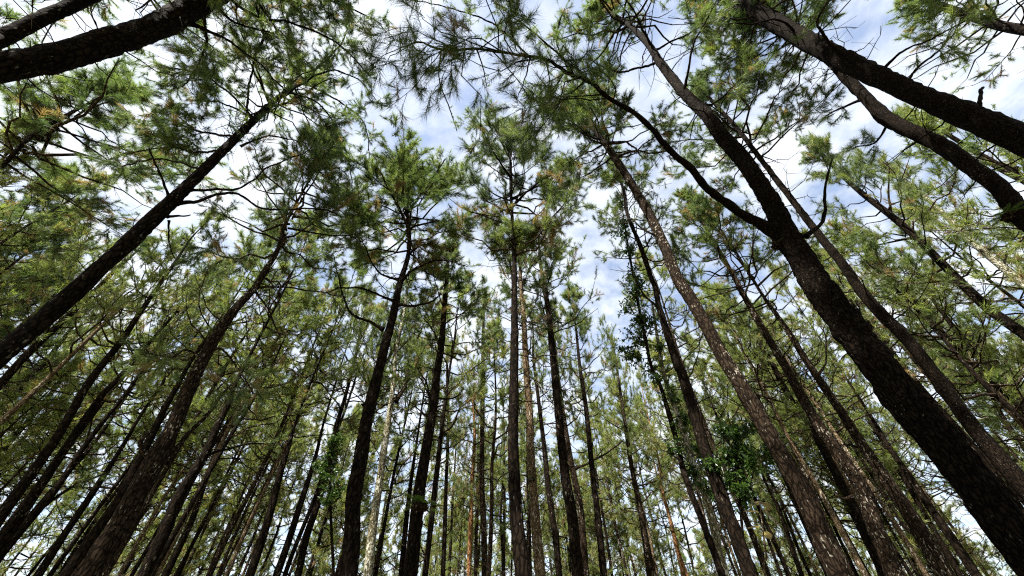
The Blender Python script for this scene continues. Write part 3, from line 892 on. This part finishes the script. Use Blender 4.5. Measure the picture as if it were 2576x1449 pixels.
pine('brown pine with a broken knuckle, sweeping up left of two near twins', 'brown', 0.42,
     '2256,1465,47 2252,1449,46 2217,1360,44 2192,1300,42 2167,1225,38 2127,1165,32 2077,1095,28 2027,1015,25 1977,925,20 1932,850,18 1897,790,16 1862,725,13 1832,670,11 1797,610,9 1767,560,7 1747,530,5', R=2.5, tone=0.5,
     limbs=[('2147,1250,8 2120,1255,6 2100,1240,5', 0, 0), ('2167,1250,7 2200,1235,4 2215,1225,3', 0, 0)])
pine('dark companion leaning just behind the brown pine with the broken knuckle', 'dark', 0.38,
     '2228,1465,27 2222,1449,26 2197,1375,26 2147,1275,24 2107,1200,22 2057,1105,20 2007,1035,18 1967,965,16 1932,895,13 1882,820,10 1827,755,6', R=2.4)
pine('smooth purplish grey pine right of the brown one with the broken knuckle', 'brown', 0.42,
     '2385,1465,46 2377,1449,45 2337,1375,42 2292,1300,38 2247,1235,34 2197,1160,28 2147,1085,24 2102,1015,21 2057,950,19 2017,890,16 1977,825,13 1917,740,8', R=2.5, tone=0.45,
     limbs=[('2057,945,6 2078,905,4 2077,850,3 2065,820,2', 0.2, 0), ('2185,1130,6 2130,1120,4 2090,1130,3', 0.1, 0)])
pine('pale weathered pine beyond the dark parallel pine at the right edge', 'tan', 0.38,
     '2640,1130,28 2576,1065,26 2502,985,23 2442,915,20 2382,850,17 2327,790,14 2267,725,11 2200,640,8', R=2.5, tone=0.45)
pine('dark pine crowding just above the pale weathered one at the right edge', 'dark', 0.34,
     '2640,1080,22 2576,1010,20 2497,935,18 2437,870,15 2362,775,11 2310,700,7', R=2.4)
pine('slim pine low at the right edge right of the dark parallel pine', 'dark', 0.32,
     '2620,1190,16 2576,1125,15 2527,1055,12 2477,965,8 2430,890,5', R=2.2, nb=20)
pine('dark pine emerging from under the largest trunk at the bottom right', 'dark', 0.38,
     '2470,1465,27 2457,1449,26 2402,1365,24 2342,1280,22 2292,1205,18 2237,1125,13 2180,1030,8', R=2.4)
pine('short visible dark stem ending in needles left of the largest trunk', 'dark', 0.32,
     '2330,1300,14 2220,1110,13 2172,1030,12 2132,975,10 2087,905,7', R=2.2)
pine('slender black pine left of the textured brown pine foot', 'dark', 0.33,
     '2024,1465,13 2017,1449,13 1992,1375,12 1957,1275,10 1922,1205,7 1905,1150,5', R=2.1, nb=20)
pine('hairline pine beside the slender black one near dry pale fronds', 'dark', 0.28,
     '1934,1465,8 1930,1449,8 1905,1330,8 1870,1215,6 1855,1150,4', R=1.9, nb=18)
pine('thin stem showing through needles just right of the largest trunk', 'brown', 0.32,
     '2290,945,11 2257,900,10 2197,815,9 2142,735,7 2090,660,5', R=2.2, nb=20)

# ------------------------------------------------------------------ the crowded back rows and unseen shade pines added behind the viewer
def make_proto(seed, ht, hb, R, crown, bark, r0):
    """One spare pine at the origin: its own stem and one of the shared crowns."""
    rng = np.random.default_rng(seed)
    zs = np.linspace(-0.1, ht, 9)
    bend = np.cumsum(rng.normal(0, 0.09, (9, 2)), 0); bend -= bend[0]
    P = np.column_stack([bend, zs])
    rad = np.interp(zs, [0, 0.8, ht * 0.6, ht], [r0 * 1.35, r0, r0 * 0.62, 0.012])
    path, rr = spline(P, rad, 0.5)
    g = Geo(); g.add(*tube(path, rr, 10))
    tm = g.mesh('trunk', [BARK[bark]], smooth=True)
    low = path[int(np.searchsorted(path[:, 2], hb))]
    return tm, crown, low, path[-1], R / 2.5


def place(proto, x, y, rz, s, label, group, category='pine tree'):
    root = empty('pine_tree', (x, y, 0), label=label, category=category, group=group)
    root.rotation_euler = (0, 0, rz); root.scale = (s, s, s)
    tm, crown, low, top, spread = proto
    link('trunk', tm, root)
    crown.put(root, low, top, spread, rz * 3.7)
    return root


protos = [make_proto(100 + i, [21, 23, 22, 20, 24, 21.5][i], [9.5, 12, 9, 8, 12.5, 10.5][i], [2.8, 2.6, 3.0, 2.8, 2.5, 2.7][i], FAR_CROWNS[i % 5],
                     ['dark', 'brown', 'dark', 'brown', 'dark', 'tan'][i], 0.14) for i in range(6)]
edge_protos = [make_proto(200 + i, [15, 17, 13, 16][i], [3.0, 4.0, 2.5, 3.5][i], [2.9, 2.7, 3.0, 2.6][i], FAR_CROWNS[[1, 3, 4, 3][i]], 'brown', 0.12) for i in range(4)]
shade_protos = [make_proto(300 + i, 23, 13.5, 3.9, MID_CROWNS[i], 'dark', 0.2) for i in range(2)]

def sector(x, y):
    a = math.degrees(math.atan2(x, y))
    return 'far left' if a < -38 else 'left middle' if a < -13 else 'centre' if a < 13 else 'right middle' if a < 38 else 'far right'


def where(x, y, tint):
    near = 'nearer' if math.hypot(x, y) < 34 else 'deeper'
    s_ = sector(x, y)
    return f'slender {tint} barked pine in the {near} back rows at the {s_}', f'{tint} pines of the {near} back rows, {s_}'


def edge_where(x, y):
    near = 'before' if math.hypot(x, y) < 52 else 'at'
    s_ = sector(x, y)
    return f'low crowned young pine with sun-tinted yellow green needles {near} the bright forest edge, {s_}', f'young pines {near} the forest edge, {s_}'


taken = [(o.location.x, o.location.y) for o in bpy.data.objects if o.type == 'EMPTY' and o.parent is None]
frng = np.random.default_rng(55)
placed = 0
tries = 0
while placed < 145 and tries < 12000:
    tries += 1
    az = math.radians(frng.uniform(-66, 66) if placed < 90 else frng.choice([-1, 1]) * frng.uniform(30, 72))
    d = math.sqrt(frng.uniform(21 ** 2, 50 ** 2))
    x, y = d * math.sin(az), d * math.cos(az)
    if any((x - a) ** 2 + (y - b) ** 2 < 1.7 ** 2 for a, b in taken):
        continue
    taken.append((x, y))
    pi_ = int(frng.integers(6))
    place(protos[pi_], x, y, frng.uniform(0, 6.28), frng.uniform(0.86, 1.12),
          *where(x, y, ['dark', 'brown', 'dark', 'brown', 'dark', 'tan'][pi_]))
    placed += 1
placed = 0
while placed < 150 and tries < 60000:
    tries += 1
    az = math.radians(frng.uniform(-72, 72))
    d = frng.uniform(36, 72)
    x, y = d * math.sin(az), d * math.cos(az)
    if any((x - a) ** 2 + (y - b) ** 2 < 1.7 ** 2 for a, b in taken):
        continue
    taken.append((x, y))
    place(edge_protos[frng.integers(4)], x, y, frng.uniform(0, 6.28), frng.uniform(0.8, 1.2),
          *edge_where(x, y))
    placed += 1
for i in range(31):  # unseen pines added behind the viewer to keep the near trunks dark
    az = math.radians(98 + i * 164 / 25 + frng.uniform(-4, 4))
    d = frng.uniform(6.5, 13)
    x, y = d * math.sin(az), d * math.cos(az)
    if i >= 26:
        x, y = [(0.4, -4.3), (-3.6, -3.6), (3.4, -4.6), (-6.5, -2.6), (5.6, -3.4)][i - 26]  # closer unseen pines, added to shade the largest trunk on the right
    place(shade_protos[i % 2], x, y, frng.uniform(0, 6.28), frng.uniform(0.95, 1.1),
          'unseen pine added behind the viewer, its crown shading the near trunks', 'unseen pines added for shade')

# ------------------------------------------------------------------ broad-leaved climbers, ferns and dry fronds
def on_tree(label, px, py, toward=0.0):
    """World point where a tree's upright plane is seen at that place of the photograph, `toward` metres nearer the viewer."""
    _, _, d, az, _ = TREES[label]
    r = ray(px, py)
    return EYE + r * ((d - toward) / (r[0] * az[0] + r[1] * az[1]))


def add_leaves(g, pos, dirs, tone, length, width, rng, mat=0, sag=0.25):
    """Folded, pointed leaves: four corners and a midrib."""
    n = len(pos)
    d = unit(dirs + np.array([0, 0, -sag]))
    side = unit(np.cross(d, rng.normal(size=(n, 3)) * 0.5 + np.array([0, 0, 1.0])))
    up = np.cross(side, d)
    L = (length * rng.uniform(0.6, 1.15, n))[:, None]
    Wd = (width * rng.uniform(0.7, 1.1, n))[:, None]
    mid = pos + d * L * 0.45
    V = np.stack([pos, mid + side * Wd * 0.5 + up * Wd * 0.18, pos + d * L - up * L * 0.1, mid - side * Wd * 0.5 + up * Wd * 0.18, mid - up * Wd * 0.05], 1).reshape(-1, 3)
    o = np.arange(n)[:, None] * 5
    F = np.concatenate([np.stack([o[:, 0] + a, o[:, 0] + b, o[:, 0] + 4], -1) for a, b in ((0, 1), (1, 2), (2, 3), (3, 0))])
    g.add(V, F, mat, np.repeat(np.clip(tone, 0, 1), 5))


def leafy(label, stem, d, bark, clumps, width0, seed, depth=0.7, size=0.19, tone=0.25, ht=None):
    """A slim broad-leaved tree or creeper-clad stem with leaf clumps on short twigs."""
    root, axis_at, dd, az, origin = pine(label, bark, 0.2, stem, dist_fix=d, crown=False, name='broadleaf_tree', category='broadleaf tree', ht=ht)
    TREES[label] = (root, axis_at, dd, az, origin)
    rng = np.random.default_rng(seed)
    g, lg = Geo(), Geo()
    for px, py, rp, n in clumps:
        r = ray(px, py)
        c = EYE + r * (dd / (r[0] * az[0] + r[1] * az[1])) - origin
        R = rp / FPX * dd / (r[0] * az[0] + r[1] * az[1])
        c = c + np.array([az[0], az[1], 0]) * rng.normal(0, depth * 0.5)
        p, _ = axis_at(max(0.5, c[2] - rng.uniform(0.3, 1.2)))
        path = wander(p, c, 6, 0.3, rng, 0.2)
        lg.add(*tube(path, np.linspace(0.018, 0.007, 6), 5))
        n = int(n * 2.4)
        nt = max(4, n // 9)
        dirs = unit(rng.normal(size=(nt, 3)))
        ends = c + dirs * (R * rng.uniform(0.3, 1.25, nt))[:, None]
        starts = path[rng.integers(3, 6, nt)]
        add_sticks(lg, starts, ends, np.full(nt, .007), np.full(nt, .004), 0)
        k = 9
        u = rng.uniform(0.35, 1.0, nt * k)[:, None]
        pos = np.repeat(starts, k, 0) * (1 - u) + np.repeat(ends, k, 0) * u
        add_leaves(g, pos, np.repeat(dirs, k, 0) * 0.5 + rng.normal(0, 0.8, (nt * k, 3)),
                   np.repeat(np.clip(tone + rng.normal(0, .15, nt), 0, 1), k) + rng.normal(0, .08, nt * k), size, size * 0.42, rng)
    zs = np.array([EYE[2] + ray(c_[0], c_[1])[2] * dd / (ray(c_[0], c_[1])[0] * az[0] + ray(c_[0], c_[1])[1] * az[1]) for c_ in clumps])
    hh = rng.uniform(zs.min() - 0.5, zs.max() + 0.3, 90)
    for h in hh:                                     # creeper shoots hugging the stem
        p, r = axis_at(h); a_ = rng.uniform(0, 6.28)
        o_ = np.array([math.cos(a_), math.sin(a_), 0.0])
        b_ = p + o_ * (r + 0.03)
        tip = b_ + o_ * rng.uniform(0.1, 0.45) + np.array([0, 0, rng.uniform(-0.15, 0.3)])
        add_sticks(lg, np.array([b_]), np.array([tip]), np.array([.006]), np.array([.003]), 0)
        u = rng.random((8, 1))
        add_leaves(g, b_ + (tip - b_) * u, o_ * 0.5 + rng.normal(0, 0.7, (8, 3)), tone + rng.normal(0, .15, 8), size * 0.9, size * 0.4, rng)
    link('branchwork', lg.mesh('branchwork', [BARK['dark']]), root, kind='stuff')
    link('foliage', g.mesh('foliage', [BROADLEAF], tone=True), root, kind='stuff')
    return root


leafy('slim dark stem clad in a tall column of glossy broad leaves', '1822,1465,17 1817,1449,17 1772,1325,16 1742,1250,15 1717,1175,14 1704,1115,13 1684,1045,12 1659,965,9 1639,925,8 1625,860,8 1605,760,7 1585,650,6 1570,560,4',
      15.0, 'dark', [(1562, 505, 18, 40), (1572, 560, 24, 60), (1568, 600, 24, 80), (1582, 640, 24, 80), (1588, 690, 28, 110), (1598, 740, 36, 170), (1612, 790, 40, 200),
                     (1600, 840, 36, 160), (1590, 890, 32, 110), (1640, 820, 24, 60), (1632, 905, 24, 70), (1570, 770, 22, 60), (1560, 860, 20, 50), (1610, 715, 22, 60),
                     (1655, 960, 18, 30), (1690, 1130, 26, 60)], 0.2, 71, ht=15.6)
leafy('pale lichen spotted sunlit stem with sparse broad leaves, beside the curved dark pine', '1830,1465,21 1812,1400,20 1782,1275,17 1747,1175,15 1717,1075,13 1689,1005,11 1669,935,10 1654,850,8 1640,760,5',
      16.5, 'pale', [(1730, 1000, 18, 40), (1722, 1060, 22, 60), (1760, 1130, 22, 60), (1742, 1190, 22, 60), (1785, 1240, 24, 60), (1700, 1010, 16, 30), (1660, 880, 18, 40)], 0.2, 72, ht=14)
leafy('small dark leafed understorey tree between the curved pine and the textured brown pine', '1880,1465,9 1872,1380,8 1862,1270,7 1856,1180,5 1850,1110,3',
      14.5, 'dark', [(1850, 1090, 26, 80), (1872, 1130, 30, 110), (1892, 1085, 24, 60), (1830, 1150, 28, 90), (1842, 1200, 32, 120), (1795, 1180, 24, 70), (1902, 1180, 28, 80),
                     (1942, 1150, 24, 60), (1820, 1090, 20, 50), (1870, 1240, 28, 90), (1935, 1110, 18, 40)], 0.1, 73, ht=8)
leafy('shadowy broad leafed sapling low between thin black pines left of centre', '838,1465,8 834,1340,7 830,1220,6 834,1130,4',
      19.0, 'dark', [(830, 1140, 20, 60), (818, 1190, 24, 80), (848, 1105, 20, 50), (800, 1150, 18, 40), (850, 1230, 22, 60), (822, 1255, 20, 50)], 0.1, 74, ht=9)


def add_frond(g, root_pt, direction, length, rng, pinna, wide, mat=0, sag=0.9, tone=0.5, n=16):
    """An arching feathered frond: a midrib with leaflets down both sides."""
    d = unit(np.asarray(direction, float))
    t = np.linspace(0, 1, n)
    path = root_pt + d[None, :] * (length * t)[:, None]
    path[:, 2] -= sag * length * 0.5 * t ** 2
    g.add(*tube(path, np.linspace(0.009, 0.003, n), 4), mat=1, tone=tone)
    T = unit(np.gradient(path, axis=0))
    S = unit(np.cross(T, np.array([0, 0, 1.0])))
    for s in (-1, 1):
        k = np.arange(2, n)
        prof = np.sin(np.pi * np.clip(t[k] * 0.9 + 0.12, 0, 1)) * pinna
        a = path[k]
        dirs = S[k] * s + T[k] * 0.45
        add_leaves(g, np.repeat(a, 1, 0), dirs, np.clip(tone + rng.normal(0, .12, len(k)), 0, 1), 1.0, wide, rng, mat, 0.15) if False else None
        L = prof[:, None]
        e = a + unit(dirs) * L; e[:, 2] -= 0.2 * prof
        w = T[k] * wide * 0.5
        V = np.stack([a - w, a + w, a * 0.3 + e * 0.7 + w * 0.8, e, a * 0.3 + e * 0.7 - w * 0.8], 1).reshape(-1, 3)
        o = np.arange(len(k)) * 5
        F = np.concatenate([np.stack([o, o + 1, o + 2], -1), np.stack([o, o + 2, o + 4], -1), np.stack([o + 4, o + 2, o + 3], -1)])
        g.add(V, F, mat, np.repeat(np.clip(tone + rng.normal(0, .15, len(k)), 0, 1), 5))


def fern(label, tree, px, py, n, length, pinna, seed, toward=0.22, root_ball=0.16, fmat=None, category='fern'):
    rng = np.random.default_rng(seed)
    c = on_tree(tree, px, py, toward)
    root = empty('epiphyte_fern', c, label=label, category=category)
    rb = Geo()
    th, ph = np.meshgrid(np.linspace(0, math.pi, 9), np.linspace(0, 2 * math.pi, 12, endpoint=False), indexing='ij')
    rr = root_ball * (1 + 0.25 * rng.normal(size=th.shape))
    V = np.stack([rr * np.sin(th) * np.cos(ph), rr * np.sin(th) * np.sin(ph), rr * 0.8 * np.cos(th)], -1).reshape(-1, 3)
    i, j = np.meshgrid(np.arange(8), np.arange(12), indexing='ij')
    rb.add(V, np.stack([i * 12 + j, (i + 1) * 12 + j, (i + 1) * 12 + (j + 1) % 12, i * 12 + (j + 1) % 12], -1).reshape(-1, 4))
    link('root_ball', rb.mesh('root_ball', [BARK['brown']]), root)
    for q in range(n):
        a = 2 * math.pi * q / n + rng.uniform(-.25, .25)
        g = Geo()
        add_frond(g, np.zeros(3), [math.cos(a), math.sin(a), rng.uniform(0.25, 0.8)], length * rng.uniform(.7, 1.1), rng, pinna, pinna * 0.22, tone=rng.uniform(.3, .8), n=18)
        link('frond', g.mesh('frond', [fmat or FERN, TWIG], tone=True), root)
    return root


fern('large drooping fern growing like a collar on the third big dark trunk', 'dark trunk wearing a leafy fern collar, third big one left of centre', 1056, 1272, 11, 1.25, 0.20, 81, 0.15, 0.26)
fern('tiny bright green fern perched on the pale speckled trunk', 'pale speckled trunk with a small green fern, right beside the main centre pine', 1338, 1207, 6, 0.5, 0.07, 82, 0.2, 0.12)
fern('green fern tuft on the thick leaning trunk at the right edge', 'thick leaning trunk below the swollen corner trunk, meeting it at an acute angle', 2535, 545, 8, 0.55, 0.09, 83, 0.2, 0.12)
fern('mossy fern sprig under the fork of the largest right hand trunk', 'largest trunk on the right with a lichen flecked fork and swollen collar', 1953, 618, 5, 0.22, 0.04, 84, 0.12, 0.08)

# dry pale sapling in the gap at the lower right
rng = np.random.default_rng(91)
zaz = unit(ray(1920, 1400)[:2])
pt = lambda px, py, d=17.0: EYE + ray(px, py) * (d / (ray(px, py)[0] * zaz[0] + ray(px, py)[1] * zaz[1]))
stem = np.array([pt(1931, 1465), pt(1928, 1400), pt(1920, 1340), pt(1911, 1262)])
foot = stem[0].copy(); foot[2] = 0
dry = empty('dry_sapling', foot, label='dry pale sapling with straw coloured drooping fronds in a sunny gap', category='sapling')
sp, sr = spline(np.vstack([foot, stem]) - foot, np.array([.045, .035, .03, .022, .012]), 0.1)
sg = Geo(); sg.add(*tube(sp, sr, 8)); link('stem', sg.mesh('stem', [BARK['tan']], smooth=True), dry)
for tx, ty, sx, sy in ((1868, 1282, 1916, 1290), (1952, 1312, 1914, 1275), (1872, 1330, 1920, 1325), (1896, 1252, 1912, 1266), (1938, 1268, 1912, 1264), (1935, 1350, 1920, 1335)):
    a, b = pt(sx, sy) - foot, pt(tx, ty, 17.0 + rng.normal(0, .4)) - foot
    g = Geo(); L = np.linalg.norm(b - a)
    add_frond(g, a, (b - a) + np.array([0, 0, L * 0.3]), L * rng.uniform(.9, 1.2), rng, 0.17, 0.05, tone=rng.uniform(.3, .9), sag=rng.uniform(.4, 1.5), n=14)
    link('frond', g.mesh('frond', [DRYLEAF, TWIG], tone=True), dry)



scene['tree_report'] = '\n'.join(str(r) for r in REPORT)
